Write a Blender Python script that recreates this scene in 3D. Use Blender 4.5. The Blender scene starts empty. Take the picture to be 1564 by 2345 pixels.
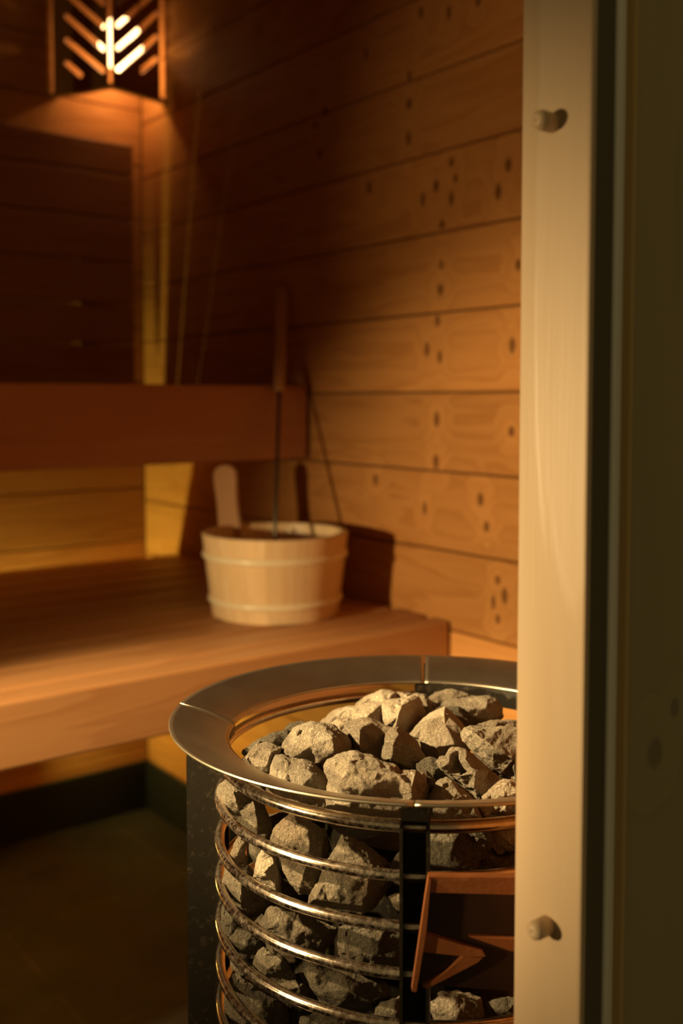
import bpy, bmesh, math, random
from mathutils import Vector, Matrix
from mathutils import noise as mnoise
from mathutils.geometry import delaunay_2d_cdt

# ------------------------------------------------------------------ camera / light / exposure
S = bpy.context.scene
COL = S.collection
EYE = Vector((0.0, 0.0, 1.102))                 # camera stands in the doorway
FPX, PX, PY = 2345.0, 782.0, 1042.7             # focal length / principal point for 1564 x 2345
PSI, TH = math.radians(37.7), math.radians(3.162)
RGT = Vector((math.cos(PSI), -math.sin(PSI), 0))
FWD = Vector((math.sin(PSI) * math.cos(TH), math.cos(PSI) * math.cos(TH), -math.sin(TH)))
UPV = RGT.cross(FWD)

cam = bpy.data.cameras.new('camera')
camo = bpy.data.objects.new('camera', cam); COL.objects.link(camo)
camo.matrix_world = Matrix(((RGT.x, UPV.x, -FWD.x, EYE.x), (RGT.y, UPV.y, -FWD.y, EYE.y), (RGT.z, UPV.z, -FWD.z, EYE.z), (0, 0, 0, 1)))
cam.sensor_fit = 'VERTICAL'; cam.sensor_height = 36; cam.sensor_width = 24
cam.lens = 36.0 * FPX / 2345.0
cam.shift_y = -(1172.5 - PY) / 2345.0
cam.clip_start = 0.02
cam.dof.use_dof = True; cam.dof.focus_distance = 0.705; cam.dof.aperture_fstop = 5.2
S.camera = camo

S.view_settings.view_transform = 'Standard'
S.view_settings.look = 'None'
S.view_settings.gamma = 1.0
S.view_settings.use_curve_mapping = False
S.view_settings.exposure = 0.0

world = bpy.data.worlds.new('outside_room_glow'); S.world = world; world.use_nodes = True
world.node_tree.nodes['Background'].inputs[0].default_value = (1.0, 0.74, 0.30, 1)
world.node_tree.nodes['Background'].inputs[1].default_value = 0.11

# the sauna's spot lamp, out of frame to the left at chest height
sp = bpy.data.lights.new('sauna_spot', 'SPOT')
spo = bpy.data.objects.new('sauna_spot', sp); COL.objects.link(spo)
spo.location = (-1.15, 1.08, EYE.z - 0.06)
AZ, EL = math.radians(-7), math.radians(-3.4)
AIM = Vector((math.cos(AZ) * math.cos(EL), math.sin(AZ) * math.cos(EL), math.sin(EL)))
spo.rotation_euler = (AIM.to_track_quat('-Z', 'Y').to_matrix() @ Matrix.Rotation(math.radians(8.5), 3, 'Z')).to_euler()
spo.scale = (1.0, 0.50, 1.0)                    # flat oval beam
sp.energy = 228; sp.color = (1.0, 0.72, 0.34)
sp.spot_size = math.radians(58); sp.spot_blend = 1.0; sp.shadow_soft_size = 0.03

# added fill spot that brightens the upper right wall
ul = bpy.data.lights.new('wall_fill_spot', 'SPOT')
ulo = bpy.data.objects.new('wall_fill_spot', ul); COL.objects.link(ulo)
ulo.location = (-1.15, 1.08, EYE.z + 0.02)
ulo.rotation_euler = Vector((1.0, -0.045, 0.135)).to_track_quat('-Z', 'Y').to_euler()
ul.energy = 42; ul.color = (1.0, 0.68, 0.30); ul.spot_size = math.radians(34); ul.spot_blend = 1.0; ul.shadow_soft_size = 0.03
# unseen fill spot, added to brighten the left end of the lower bench
dl = bpy.data.lights.new('bench_fill_spot', 'SPOT')
dlo = bpy.data.objects.new('bench_fill_spot', dl); COL.objects.link(dlo)
dlo.location = (-0.38, 0.95, EYE.z + 0.27)
dlo.rotation_euler = Vector((0.78, 0.11, -0.71)).to_track_quat('-Z', 'Y').to_euler()
dl.energy = 124; dl.color = (1.0, 0.74, 0.36); dl.spot_size = math.radians(44); dl.spot_blend = 0.5; dl.shadow_soft_size = 0.02
# small extra fill spot, added to lift the heater stones
hl = bpy.data.lights.new('heater_fill_spot', 'SPOT')
hlo = bpy.data.objects.new('heater_fill_spot', hl); COL.objects.link(hlo)
hlo.location = (-0.50, 0.98, EYE.z + 0.42)
hlo.rotation_euler = Vector((1.03, -0.40, -0.640)).to_track_quat('-Z', 'Y').to_euler()
hl.energy = 215; hl.color = (1.0, 0.73, 0.36); hl.spot_size = math.radians(25); hl.spot_blend = 0.8; hl.shadow_soft_size = 0.02

LED_POWER = 1250.0
BULB_POWER = 7.0

# ------------------------------------------------------------------ projection helpers (photo pixel -> place in the room)
def ray(x, y): return FWD + RGT * ((x - PX) / FPX) - UPV * ((y - PY) / FPX)
def at_x(x, y, X): r = ray(x, y); return EYE + r * (X / r.x)
def at_y(x, y, Y): r = ray(x, y); return EYE + r * (Y / r.y)
def at_z(x, y, Z): r = ray(x, y); return EYE + r * ((Z - EYE.z) / r.z)
def at_d(x, y, D): return EYE + ray(x, y) * D
def at_plane(x, y, p, n): r = ray(x, y); return EYE + r * ((p - EYE).dot(n) / r.dot(n))

# ------------------------------------------------------------------ node helpers / materials
class NT:
    def __init__(s, m): s.t = m.node_tree; s.n = s.t.nodes; s.l = s.t.links
    def add(s, typ, **kw):
        n = s.n.new(typ)
        for k, v in kw.items():
            if k.startswith('i_'):
                key = k[2:]; key = int(key) if key.isdigit() else key.replace('_', ' ')
                s.put(n.inputs[key], v)
            else: setattr(n, k, v)
        return n
    def put(s, sock, v):
        if isinstance(v, bpy.types.NodeSocket): s.l.new(v, sock)
        elif isinstance(v, bpy.types.Node): s.l.new(v.outputs[0], sock)
        else:
            if isinstance(v, (tuple, list)) and len(v) == 3 and sock.type == 'RGBA': v = (*v, 1)
            sock.default_value = v
    def math(s, op, a, b=0.0, c=None, clamp=False):
        n = s.n.new('ShaderNodeMath'); n.operation = op; n.use_clamp = clamp
        s.put(n.inputs[0], a); s.put(n.inputs[1], b)
        if c is not None: s.put(n.inputs[2], c)
        return n.outputs[0]
    def vmath(s, op, a, b=(0, 0, 0)):
        n = s.n.new('ShaderNodeVectorMath'); n.operation = op
        s.put(n.inputs[0], a); s.put(n.inputs[1], b)
        return n.outputs[1] if op in ('LENGTH', 'DISTANCE', 'DOT_PRODUCT') else n.outputs[0]
    def mix(s, f, a, b, mode='MIX'):
        n = s.n.new('ShaderNodeMix'); n.data_type = 'RGBA'; n.blend_type = mode
        s.put(n.inputs[0], f); s.put(n.inputs[6], a); s.put(n.inputs[7], b); return n.outputs[2]
    def ramp(s, f, stops, interp='LINEAR'):
        n = s.n.new('ShaderNodeValToRGB'); s.put(n.inputs[0], f); cr = n.color_ramp; cr.interpolation = interp
        while len(cr.elements) < len(stops): cr.elements.new(0.5)
        for e, (p, c) in zip(cr.elements, stops):
            e.position = p; e.color = (c, c, c, 1) if isinstance(c, (int, float)) else (*c, 1)
        return n.outputs[0]
    def noise(s, vec, scale, detail=4, rough=0.5, dist=0.0):
        n = s.n.new('ShaderNodeTexNoise'); s.put(n.inputs['Vector'], vec); n.inputs['Scale'].default_value = scale
        n.inputs['Detail'].default_value = detail; n.inputs['Roughness'].default_value = rough; n.inputs['Distortion'].default_value = dist
        return n.outputs[0]

def new_mat(name):
    m = bpy.data.materials.new(name); m.use_nodes = True
    n = NT(m); b = m.node_tree.nodes['Principled BSDF']
    return m, n, b

def wood(name, light, dark, axis=1, ring=22.0, rough=0.55, knots=None, knot_col=(0.05, 0.018, 0.006), random_knots=0.0, tone=0.25, fine=0.35, spec=0.35):
    """Sawn softwood, grain along the given world axis; knots = list of (point, r_across, r_up, plane_axes)."""
    m, t, b = new_mat(name)
    g = t.add('ShaderNodeNewGeometry')
    pos = g.outputs['Position']
    rnd = g.outputs['Random Per Island']
    off = t.add('ShaderNodeCombineXYZ', i_0=t.math('MULTIPLY', rnd, 7.3), i_1=t.math('MULTIPLY', rnd, 3.1), i_2=t.math('MULTIPLY', rnd, 5.7))
    v = t.vmath('ADD', pos, off.outputs[0])
    st = [1.0, 1.0, 1.0]; st[axis] = 0.09
    warp_mask = None; kmask = None
    if knots:
        for (p, ra, ru, ax) in knots:
            sc = [0, 0, 0]; sc[ax[0]] = 1 / ra; sc[ax[1]] = 1 / ru
            d = t.vmath('LENGTH', t.vmath('MULTIPLY', t.vmath('SUBTRACT', pos, tuple(p)), tuple(sc)))
            k = t.ramp(t.math('MULTIPLY', d, 0.5), [(0.30, 1.0), (0.62, 0.0)], 'EASE')
            w = t.ramp(t.math('MULTIPLY', d, 0.12), [(0.05, 1.0), (0.75, 0.0)], 'EASE')
            kmask = k if kmask is None else t.math('MAXIMUM', kmask, k)
            warp_mask = w if warp_mask is None else t.math('MAXIMUM', warp_mask, w)
    vs = t.vmath('MULTIPLY', v, tuple(st))
    big = t.noise(vs, 9.0, 3, 0.5)
    mid = t.noise(vs, 42.0, 4, 0.6, 0.4)
    ringc = t.math('MULTIPLY_ADD', big, ring * 0.55, t.math('MULTIPLY', mid, 0.5))
    if warp_mask is not None: ringc = t.math('MULTIPLY_ADD', warp_mask, 1.4, ringc)
    saw = t.math('FRACT', ringc)
    rings = t.ramp(saw, [(0.0, 0.15), (0.55, 0.45), (0.9, 1.0), (1.0, 0.15)], 'EASE')
    st2 = [1.0, 1.0, 1.0]; st2[axis] = 0.03
    fib = t.noise(t.vmath('MULTIPLY', v, tuple(st2)), 420.0, 3, 0.6)
    f = t.math('MULTIPLY_ADD', rings, 0.42, t.math('MULTIPLY', fib, fine), clamp=True)
    f = t.math('MULTIPLY_ADD', big, 0.3, t.math('SUBTRACT', f, 0.12), clamp=True)
    col = t.mix(f, light, dark)
    tonev = t.math('MULTIPLY_ADD', rnd, tone, 1.0 - tone * 0.6)
    col = t.mix(1.0, col, t.add('ShaderNodeCombineXYZ', i_0=tonev, i_1=tonev, i_2=tonev).outputs[0], 'MULTIPLY')
    if warp_mask is not None:
        col = t.mix(t.math('MULTIPLY', warp_mask, 0.35), col, light)
        col = t.mix(t.math('MULTIPLY', kmask, 0.78), col, knot_col)
    if random_knots > 0:
        st3 = [1.0, 1.0, 1.0]; st3[axis] = 0.55
        vo = t.add('ShaderNodeTexVoronoi', i_Vector=t.vmath('MULTIPLY', v, tuple(st3)), i_Scale=4.3)
        pick = t.math('GREATER_THAN', t.add('ShaderNodeSeparateColor', i_0=vo.outputs['Color']).outputs[0], 1.0 - random_knots)
        kk = t.math('MULTIPLY', t.ramp(vo.outputs['Distance'], [(0.02, 1.0), (0.055, 0.0)], 'EASE'), pick)
        col = t.mix(t.math('MULTIPLY', kk, 0.85), col, knot_col)
    t.put(b.inputs['Base Color'], col)
    b.inputs['Roughness'].default_value = rough
    b.inputs['Specular IOR Level'].default_value = spec
    bp = t.add('ShaderNodeBump', i_Strength=0.25, i_Distance=0.001, i_Height=t.math('MULTIPLY_ADD', fib, 0.6, rings))
    t.put(b.inputs['Normal'], bp.outputs[0])
    return m

def plain(name, col, rough=0.5, metal=0.0, bump=None, vary=None, spec=0.5):
    m, t, b = new_mat(name)
    b.inputs['Roughness'].default_value = rough; b.inputs['Metallic'].default_value = metal
    b.inputs['Specular IOR Level'].default_value = spec
    pos = t.add('ShaderNodeNewGeometry').outputs['Position']
    if vary:
        sc, c2, lo, hi = vary
        f = t.ramp(t.noise(pos, sc, 5, 0.6), [(lo, 0.0), (hi, 1.0)])
        t.put(b.inputs['Base Color'], t.mix(f, col, c2))
    else: b.inputs['Base Color'].default_value = (*col, 1)
    if bump:
        sc, strg, dist = bump
        bp = t.add('ShaderNodeBump', i_Strength=strg, i_Distance=dist, i_Height=t.noise(pos, sc, 6, 0.65))
        t.put(b.inputs['Normal'], bp.outputs[0])
    return m

def emit(name, col, power):
    m, t, b = new_mat(name)
    b.inputs['Base Color'].default_value = (0.8, 0.7, 0.5, 1)
    b.inputs['Emission Color'].default_value = (*col, 1); b.inputs['Emission Strength'].default_value = power
    return m

# knots as they sit on the right-hand wall
def wall_knots(X):
    k = []
    for (x, y) in [(950, 75), (1115, 75), (1290, 10), (620, 320), (880, 450), (878, 620), (375, 665), (320, 745), (875, 830), (345, 920), (1130, 970), (1470, 985),
                   (1155, 1065), (1040, 1110), (640, 1120), (1410, 1145), (1130, 1185), (960, 1190), (1075, 1340), (1070, 1580), (1065, 1730), (1530, 1580)]:
        k.append((600 + x / 2.607, y / 2.607))
    for (x, y) in [(990, 100), (1005, 340), (920, 290), (1485, 265), (985, 755), (1480, 835), (980, 1035), (1275, 1285), (1315, 1465), (580, 1155), (1390, 1820),
                   (1435, 1925), (1360, 1965), (1390, 2080), (905, 1345)]:
        k.append((660 + x / 2.896, 700 + y / 2.896))
    r = random.Random(3); out = []
    for (x, y) in k:
        p = at_x(x, y, X); out.append((p, r.uniform(.0050, .0085), r.uniform(.0085, .0150), (1, 2)))
    return out

XW, YB, YF = 1.25, 2.475, 0.368       # right wall, back wall, inner face of front wall
ZT = EYE.z + 1.20                      # ceiling
M_wallR = wood('pine_cladding_right', (0.58, 0.275, 0.088), (0.36, 0.138, 0.034), 1, 20, 0.5, knots=wall_knots(XW), knot_col=(0.085, 0.030, 0.010), tone=0.26, spec=0.05, fine=0.42)
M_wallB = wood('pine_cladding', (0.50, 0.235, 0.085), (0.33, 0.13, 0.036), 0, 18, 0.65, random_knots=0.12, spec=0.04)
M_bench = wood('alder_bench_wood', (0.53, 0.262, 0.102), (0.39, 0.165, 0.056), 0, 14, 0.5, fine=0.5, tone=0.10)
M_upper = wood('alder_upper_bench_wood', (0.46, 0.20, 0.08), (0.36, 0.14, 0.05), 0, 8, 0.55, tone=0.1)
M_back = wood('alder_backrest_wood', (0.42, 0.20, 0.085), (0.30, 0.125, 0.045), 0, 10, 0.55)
M_jamb = wood('pale_pine_jamb', (0.64, 0.48, 0.33), (0.53, 0.36, 0.20), 2, 9, 0.42, tone=0.0,
              random_knots=0.0)
M_casing = wood('weathered_casing', (0.42, 0.34, 0.19), (0.31, 0.25, 0.12), 2, 7, 0.6, tone=0.0, knots=[(at_y(1500, 1725, .322), .007, .009, (0, 2)), (at_y(1545, 1620, .322), .004, .006, (0, 2))], knot_col=(0.20, 0.16, 0.08))
M_pale = wood('pale_aspen_staves', (0.80, 0.60, 0.36), (0.66, 0.42, 0.20), 2, 10, 0.42, tone=0.20)
M_paled = wood('pale_aspen_handle', (0.62, 0.35, 0.17), (0.50, 0.26, 0.11), 2, 8, 0.5, tone=0.0)
M_hand = wood('ladle_handle_wood', (0.52, 0.27, 0.10), (0.40, 0.18, 0.06), 2, 8, 0.5, tone=0.0)
M_shade = wood('dark_lampshade_wood', (0.30, 0.13, 0.045), (0.20, 0.08, 0.025), 2, 10, 0.5, tone=0.0)
M_red = wood('reddish_reflection_and_rod', (0.28, 0.095, 0.032), (0.19, 0.062, 0.019), 0, 8, 0.4, tone=0.1)  # colours the reflected wood on the heater front, and the heating rod
M_hoopband = plain('pale_bucket_band', (0.80, 0.66, 0.44), 0.3, spec=0.5)
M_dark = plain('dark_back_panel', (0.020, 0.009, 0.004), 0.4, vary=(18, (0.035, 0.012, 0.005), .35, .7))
M_groove = plain('dark_groove', (0.05, 0.025, 0.01), 0.9)
M_skirt = plain('black_slate_skirting', (0.006, 0.0055, 0.0045), 0.6, bump=(60, .2, .002))
M_gasket = plain('dark_door_rebate', (0.12, 0.095, 0.05), 0.75)
M_seal = plain('pale_rubber_seal', (0.90, 0.90, 0.84), 0.35)
M_edge = wood('brown_casing_edge', (0.60, 0.42, 0.18), (0.50, 0.32, 0.12), 2, 5, 0.5, tone=0.0)
M_peg = plain('dark_rubber_peg', (0.10, 0.078, 0.05), 0.35)
M_ladle = plain('blackened_steel_rod', (0.10, 0.09, 0.07), 0.38, 0.8)
M_chrome = plain('chrome', (0.85, 0.82, 0.76), 0.12, 1.0)

def steel_rod_mat():
    m, t, b = new_mat('heat_tarnished_steel')
    pos = t.add('ShaderNodeNewGeometry').outputs['Position']
    f = t.ramp(t.noise(pos, 260, 6, 0.7), [(0.45, 0.0), (0.85, 0.5)])
    t.put(b.inputs['Base Color'], t.mix(f, (0.66, 0.54, 0.42), (0.32, 0.22, 0.14)))
    t.put(b.inputs['Roughness'], t.math('MULTIPLY_ADD', f, 0.25, 0.17))
    t.put(b.inputs['Metallic'], t.math('MULTIPLY_ADD', f, -0.5, 1.0))
    bp = t.add('ShaderNodeBump', i_Strength=0.2, i_Distance=0.0006, i_Height=t.noise(pos, 260, 5, 0.7)); t.put(b.inputs['Normal'], bp.outputs[0])
    return m
M_rod = steel_rod_mat()
def collar_mat():
    m, t, b = new_mat('brushed_collar_steel')
    pos = t.add('ShaderNodeNewGeometry').outputs['Position']
    f = t.noise(pos, 900, 2, 0.6)
    t.put(b.inputs['Base Color'], t.mix(f, (0.62, 0.53, 0.39), (0.52, 0.44, 0.31)))
    b.inputs['Metallic'].default_value = 1.0
    t.put(b.inputs['Roughness'], t.math('MULTIPLY_ADD', t.noise(pos, 40, 3, 0.5), 0.06, 0.34))
    return m
M_collar = collar_mat()
def post_mat():
    m, t, b = new_mat('burnt_black_steel')
    pos = t.add('ShaderNodeNewGeometry').outputs['Position']
    f = t.ramp(t.noise(pos, 130, 6, 0.75), [(0.56, 0.0), (0.80, 1.0)])
    t.put(b.inputs['Base Color'], t.mix(f, (0.022, 0.017, 0.010), (0.085, 0.052, 0.026)))
    b.inputs['Roughness'].default_value = 0.42; b.inputs['Metallic'].default_value = 0.5
    bp = t.add('ShaderNodeBump', i_Strength=0.35, i_Distance=0.001, i_Height=f); t.put(b.inputs['Normal'], bp.outputs[0])
    return m
M_post = post_mat()

def stone_mat(name, c1, c2, c3):
    m, t, b = new_mat(name)
    pos = t.add('ShaderNodeNewGeometry').outputs['Position']
    n1 = t.noise(pos, 70, 6, 0.6); n2 = t.noise(pos, 820, 4, 0.75); n3 = t.noise(pos, 22, 3, 0.5)
    col = t.mix(t.ramp(n1, [(0.35, 0.0), (0.68, 1.0)]), c1, c2)
    col = t.mix(t.ramp(n2, [(0.46, 0.0), (0.70, 0.85)]), col, c3)
    col = t.mix(t.ramp(n3, [(0.5, 0.0), (0.75, 0.30)]), col, (0.40, 0.22, 0.11))
    t.put(b.inputs['Base Color'], col); b.inputs['Roughness'].default_value = 0.92; b.inputs['Specular IOR Level'].default_value = 0.15
    pit = t.ramp(t.noise(pos, 430, 5, 0.7), [(0.32, 0.0), (0.58, 1.0)])
    h = t.math('MULTIPLY_ADD', n2, 0.6, t.math('MULTIPLY', pit, 0.7))
    bp = t.add('ShaderNodeBump', i_Strength=1.0, i_Distance=0.0030, i_Height=h); t.put(b.inputs['Normal'], bp.outputs[0])
    return m
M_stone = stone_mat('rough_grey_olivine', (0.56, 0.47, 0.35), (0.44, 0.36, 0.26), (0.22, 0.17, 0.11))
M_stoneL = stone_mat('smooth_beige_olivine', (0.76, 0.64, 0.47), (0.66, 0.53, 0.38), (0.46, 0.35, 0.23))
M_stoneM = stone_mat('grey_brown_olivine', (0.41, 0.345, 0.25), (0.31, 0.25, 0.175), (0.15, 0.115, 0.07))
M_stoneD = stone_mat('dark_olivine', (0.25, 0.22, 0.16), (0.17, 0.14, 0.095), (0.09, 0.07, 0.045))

def floor_mat():
    m, t, b = new_mat('slate_floor_tiles')
    pos = t.add('ShaderNodeNewGeometry').outputs['Position']
    br = t.add('ShaderNodeTexBrick', i_Vector=t.vmath('ADD', pos, (0.13, 0.05, 0)), i_Color1=(0.030, 0.024, 0.018), i_Color2=(0.024, 0.019, 0.014), i_Mortar=(0.055, 0.044, 0.032), i_Scale=1.0)
    br.offset = 0.0
    br.inputs['Mortar Size'].default_value = 0.003; br.inputs['Mortar Smooth'].default_value = 0.3
    br.inputs['Brick Width'].default_value = 0.42; br.inputs['Row Height'].default_value = 0.42
    col = t.mix(t.ramp(t.noise(pos, 7, 5, 0.6), [(0.38, 0.0), (0.66, 1.0)]), br.outputs[0], (0.014, 0.011, 0.008))
    t.put(b.inputs['Base Color'], col); b.inputs['Roughness'].default_value = 0.6; b.inputs['Specular IOR Level'].default_value = 0.15
    bp = t.add('ShaderNodeBump', i_Strength=0.3, i_Distance=0.002, i_Height=t.noise(pos, 14, 4, 0.5)); t.put(b.inputs['Normal'], bp.outputs[0])
    return m
M_floor = floor_mat()

# ------------------------------------------------------------------ mesh helpers
def put(name, bm, mat, parent=None, smooth=False, origin=None):
    me = bpy.data.meshes.new(name)
    bmesh.ops.recalc_face_normals(bm, faces=bm.faces)
    if origin is None and parent is None and len(bm.verts):
        xs = [v.co for v in bm.verts]
        origin = Vector(((min(v.x for v in xs) + max(v.x for v in xs)) / 2, (min(v.y for v in xs) + max(v.y for v in xs)) / 2, min(v.z for v in xs)))
    if origin is not None: bmesh.ops.translate(bm, verts=bm.verts, vec=-Vector(origin))
    bm.to_mesh(me); bm.free()
    me.materials.append(mat)
    if smooth:
        for p in me.polygons: p.use_smooth = True
    o = bpy.data.objects.new(name, me); COL.objects.link(o)
    if parent is not None: o.parent = parent
    if origin is not None: o.location = origin
    return o

def rel(bm, root):
    bmesh.ops.transform(bm, matrix=root.matrix_basis.inverted(), verts=bm.verts)
    return bm

def part(name, bm, mat, root, smooth=False): return put(name, rel(bm, root), mat, root, smooth)

def sub(name, bm, mat, root, par, smooth=False):
    return put(name, rel(bm, root), mat, par, smooth)

def thing(name, loc, label, cat, group=None, rot=None):
    o = bpy.data.objects.new(name, None); COL.objects.link(o); o.empty_display_size = 0.05
    o.location = loc
    if rot is not None: o.rotation_euler = rot
    return tag(o, label, cat, group)

def tag(o, label, cat, group=None):
    o['label'] = label; o['category'] = cat
    if group: o['group'] = group
    return o

def struct(o): o['kind'] = 'structure'; return o

def box(bm, x0, x1, y0, y1, z0, z1, bev=0.0, seg=2):
    vs = [bm.verts.new((x, y, z)) for x in (x0, x1) for y in (y0, y1) for z in (z0, z1)]
    fs = [(0, 1, 3, 2), (4, 6, 7, 5), (0, 4, 5, 1), (2, 3, 7, 6), (0, 2, 6, 4), (1, 5, 7, 3)]
    faces = [bm.faces.new([vs[i] for i in f]) for f in fs]
    if bev > 0:
        es = list({e for f in faces for e in f.edges})
        bmesh.ops.bevel(bm, geom=es, offset=bev, segments=seg, affect='EDGES', profile=0.5)

def B(*a, bev=0.0, seg=2):
    bm = bmesh.new(); box(bm, *a, bev=bev, seg=seg); return bm

def tube(bm, pts, rad, n=12, closed=False, cap=True, squash=None):
    pts = [Vector(p) for p in pts]; N = len(pts); rings = []
    rads = rad if isinstance(rad, (list, tuple)) else [rad] * N
    for i, p in enumerate(pts):
        a = pts[(i - 1) % N] if (closed or i > 0) else p
        c = pts[(i + 1) % N] if (closed or i < N - 1) else p
        d = (c - a).normalized()
        ref = Vector((0, 0, 1)) if abs(d.z) < 0.9 else Vector((1, 0, 0))
        u = d.cross(ref).normalized(); w = u.cross(d)
        rings.append([bm.verts.new(p + (u * math.cos(2 * math.pi * k / n) * (squash or 1) + w * math.sin(2 * math.pi * k / n)) * rads[i]) for k in range(n)])
    for i in range(N if closed else N - 1):
        A, Bq = rings[i], rings[(i + 1) % N]
        for k in range(n): bm.faces.new((A[k], A[(k + 1) % n], Bq[(k + 1) % n], Bq[k]))
    if not closed and cap: bm.faces.new(rings[0][::-1]); bm.faces.new(rings[-1])

def prism(bm, pts, vec):
    a = [bm.verts.new(p) for p in pts]; b = [bm.verts.new(Vector(p) + vec) for p in pts]
    n = len(a); bm.faces.new(a); bm.faces.new(b[::-1])
    for i in range(n): bm.faces.new((a[i], b[i], b[(i + 1) % n], a[(i + 1) % n]))

def lathe(bm, prof, M, a0=0.0, a1=2 * math.pi, n=96, closed_prof=True):
    full = abs(a1 - a0 - 2 * math.pi) < 1e-6
    cnt = n if full else n + 1; rings = []
    for i in range(cnt):
        a = a0 + (a1 - a0) * i / n
        rings.append([bm.verts.new(M @ Vector((r * math.cos(a), r * math.sin(a), z))) for r, z in prof])
    m = len(prof)
    for i in range(n):
        A, Bq = rings[i], rings[(i + 1) % cnt]
        for k in range(m if closed_prof else m - 1): bm.faces.new((A[k], A[(k + 1) % m], Bq[(k + 1) % m], Bq[k]))
    if not full and closed_prof: bm.faces.new(rings[0]); bm.faces.new(rings[-1][::-1])

# ------------------------------------------------------------------ the room
E0 = EYE.z
ZSEAM = 0.433                                             # a plank joint seen on the right wall (above the eye)
PITCH = 0.1405
bm = bmesh.new()
k0 = int(math.floor((0.11 - E0 - ZSEAM) / PITCH))
z = E0 + ZSEAM + k0 * PITCH
while z < ZT:
    za, zb = max(z, 0.10), min(z + PITCH, ZT)
    if zb - za > 0.01: box(bm, XW, XW + 0.02, YF, YB, za + 0.0014, zb - 0.0014, bev=0.0022, seg=1)
    z += PITCH
struct(put('wall_right', bm, M_wallR))
struct(put('wall_right_backing', B(XW + 0.014, XW + 0.06, YF - 0.06, YB + 0.06, 0, ZT), M_groove))
bm = bmesh.new()
z = E0 + ZSEAM + k0 * PITCH + 0.035
while z < ZT:
    za, zb = max(z, 0.10), min(z + PITCH, ZT)
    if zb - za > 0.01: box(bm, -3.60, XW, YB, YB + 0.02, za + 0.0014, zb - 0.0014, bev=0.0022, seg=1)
    z += PITCH
struct(put('wall_back', bm, M_wallB))
struct(put('wall_back_backing', B(-3.60, XW + 0.014, YB + 0.014, YB + 0.06, 0, ZT), M_groove))
struct(put('wall_left', B(-3.66, -3.60, YF - 0.06, YB + 0.06, 0, ZT), M_wallB))
struct(put('ceiling', B(-3.66, XW + 0.06, YF - 0.06, YB + 0.06, ZT, ZT + 0.03), M_wallB))
struct(put('floor', B(-3.66, 1.7, -1.3, YB + 0.06, -0.03, 0.0), M_floor))
ZS = 0.129
struct(put('baseboard_back', B(-3.60, XW, YB - 0.012, YB, 0, ZS, bev=.002), M_skirt))
struct(put('baseboard_right', B(XW - 0.012, XW, YF, YB - 0.012, 0, ZS, bev=.002), M_skirt))
# front wall with the doorway the picture is taken through
JX = 0.40
struct(put('wall_front', B(JX + 0.0045, XW + 0.06, 0.330, YF, 0, ZT), M_wallB))
struct(put('wall_front_left', B(-3.66, -0.42, 0.322, YF, 0, ZT), M_wallB))
struct(put('trim_1', B(JX, JX + 0.0045, 0.3215, 0.3665, 0, ZT - 0.02, bev=0.0016), M_jamb))       # the jamb
struct(put('trim_2', B(JX + 0.003, JX + 0.0205, 0.3240, 0.330, 0, ZT - 0.02), M_gasket))
struct(put('trim_3', B(JX + 0.0205, JX + 0.0278, 0.3222, 0.330, 0, ZT - 0.02, bev=0.0012), M_seal))
struct(put('trim_4', B(JX + 0.0276, JX + 0.0312, 0.3180, 0.330, 0, ZT - 0.02, bev=0.001), M_edge))
bm = bmesh.new()                                         # outer casing board with a rounded nose
prof = [(JX + .0314, .330), (JX + .0314, .3245)]
for i in range(7):
    a = math.pi - i / 6 * math.pi / 2
    prof.append((JX + .0394 + .008 * math.cos(a), .3245 - .0025 * math.sin(a)))
prof += [(JX + .19, .3220), (JX + .19, .330)]
prism(bm, [Vector((x, y, 0)) for x, y in prof], Vector((0, 0, ZT - .02)))
struct(put('trim_5', bm, M_casing))
struct(put('trim_6', B(-0.46, 0.46, 0.3225, 0.3665, ZT - 0.02, ZT), M_jamb))

# ------------------------------------------------------------------ lower bench
lb = thing('lower_bench', (0.0, 1.85, 0.0), 'wide lower sauna bench of reddish slats with a deep front edge, carrying the bucket', 'bench')
ZB = E0 - 0.392
XR = XW - 0.004
part('front_board', B(-1.29, XR, 1.300, 1.345, ZB - 0.092, ZB, bev=0.005, seg=3), M_bench, lb)
ys = [1.3610, 1.4575, 1.5635, 1.6695, 1.7755, 1.8815, 1.9875, 2.0935, 2.1995, 2.313]
for i in range(len(ys) - 1):
    part('seat_slat', B(-1.29, XR, ys[i] + (0.0 if i == 0 else .0015), ys[i + 1] - 0.0120, ZB - 0.026, ZB, bev=0.006, seg=3), M_bench, lb)
part('under_panel', B(-1.29, XR, 1.346, 2.30, ZB - 0.034, ZB - 0.0265), M_bench, lb)
for x in (-0.9, 0.10, 0.82):
    part('bearer', B(x, x + 0.045, 1.36, 2.28, ZB - 0.085, ZB - 0.034), M_bench, lb)
for x in (-1.2, -0.5):
    for y in (1.42, 2.15):
        part('leg', B(x, x + 0.045, y, y + 0.045, 0, ZB - 0.085), M_bench, lb)
part('wall_cleat', B(XR - 0.03, XR, 1.36, 2.28, ZB - 0.075, ZB - 0.034), M_bench, lb)

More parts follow.
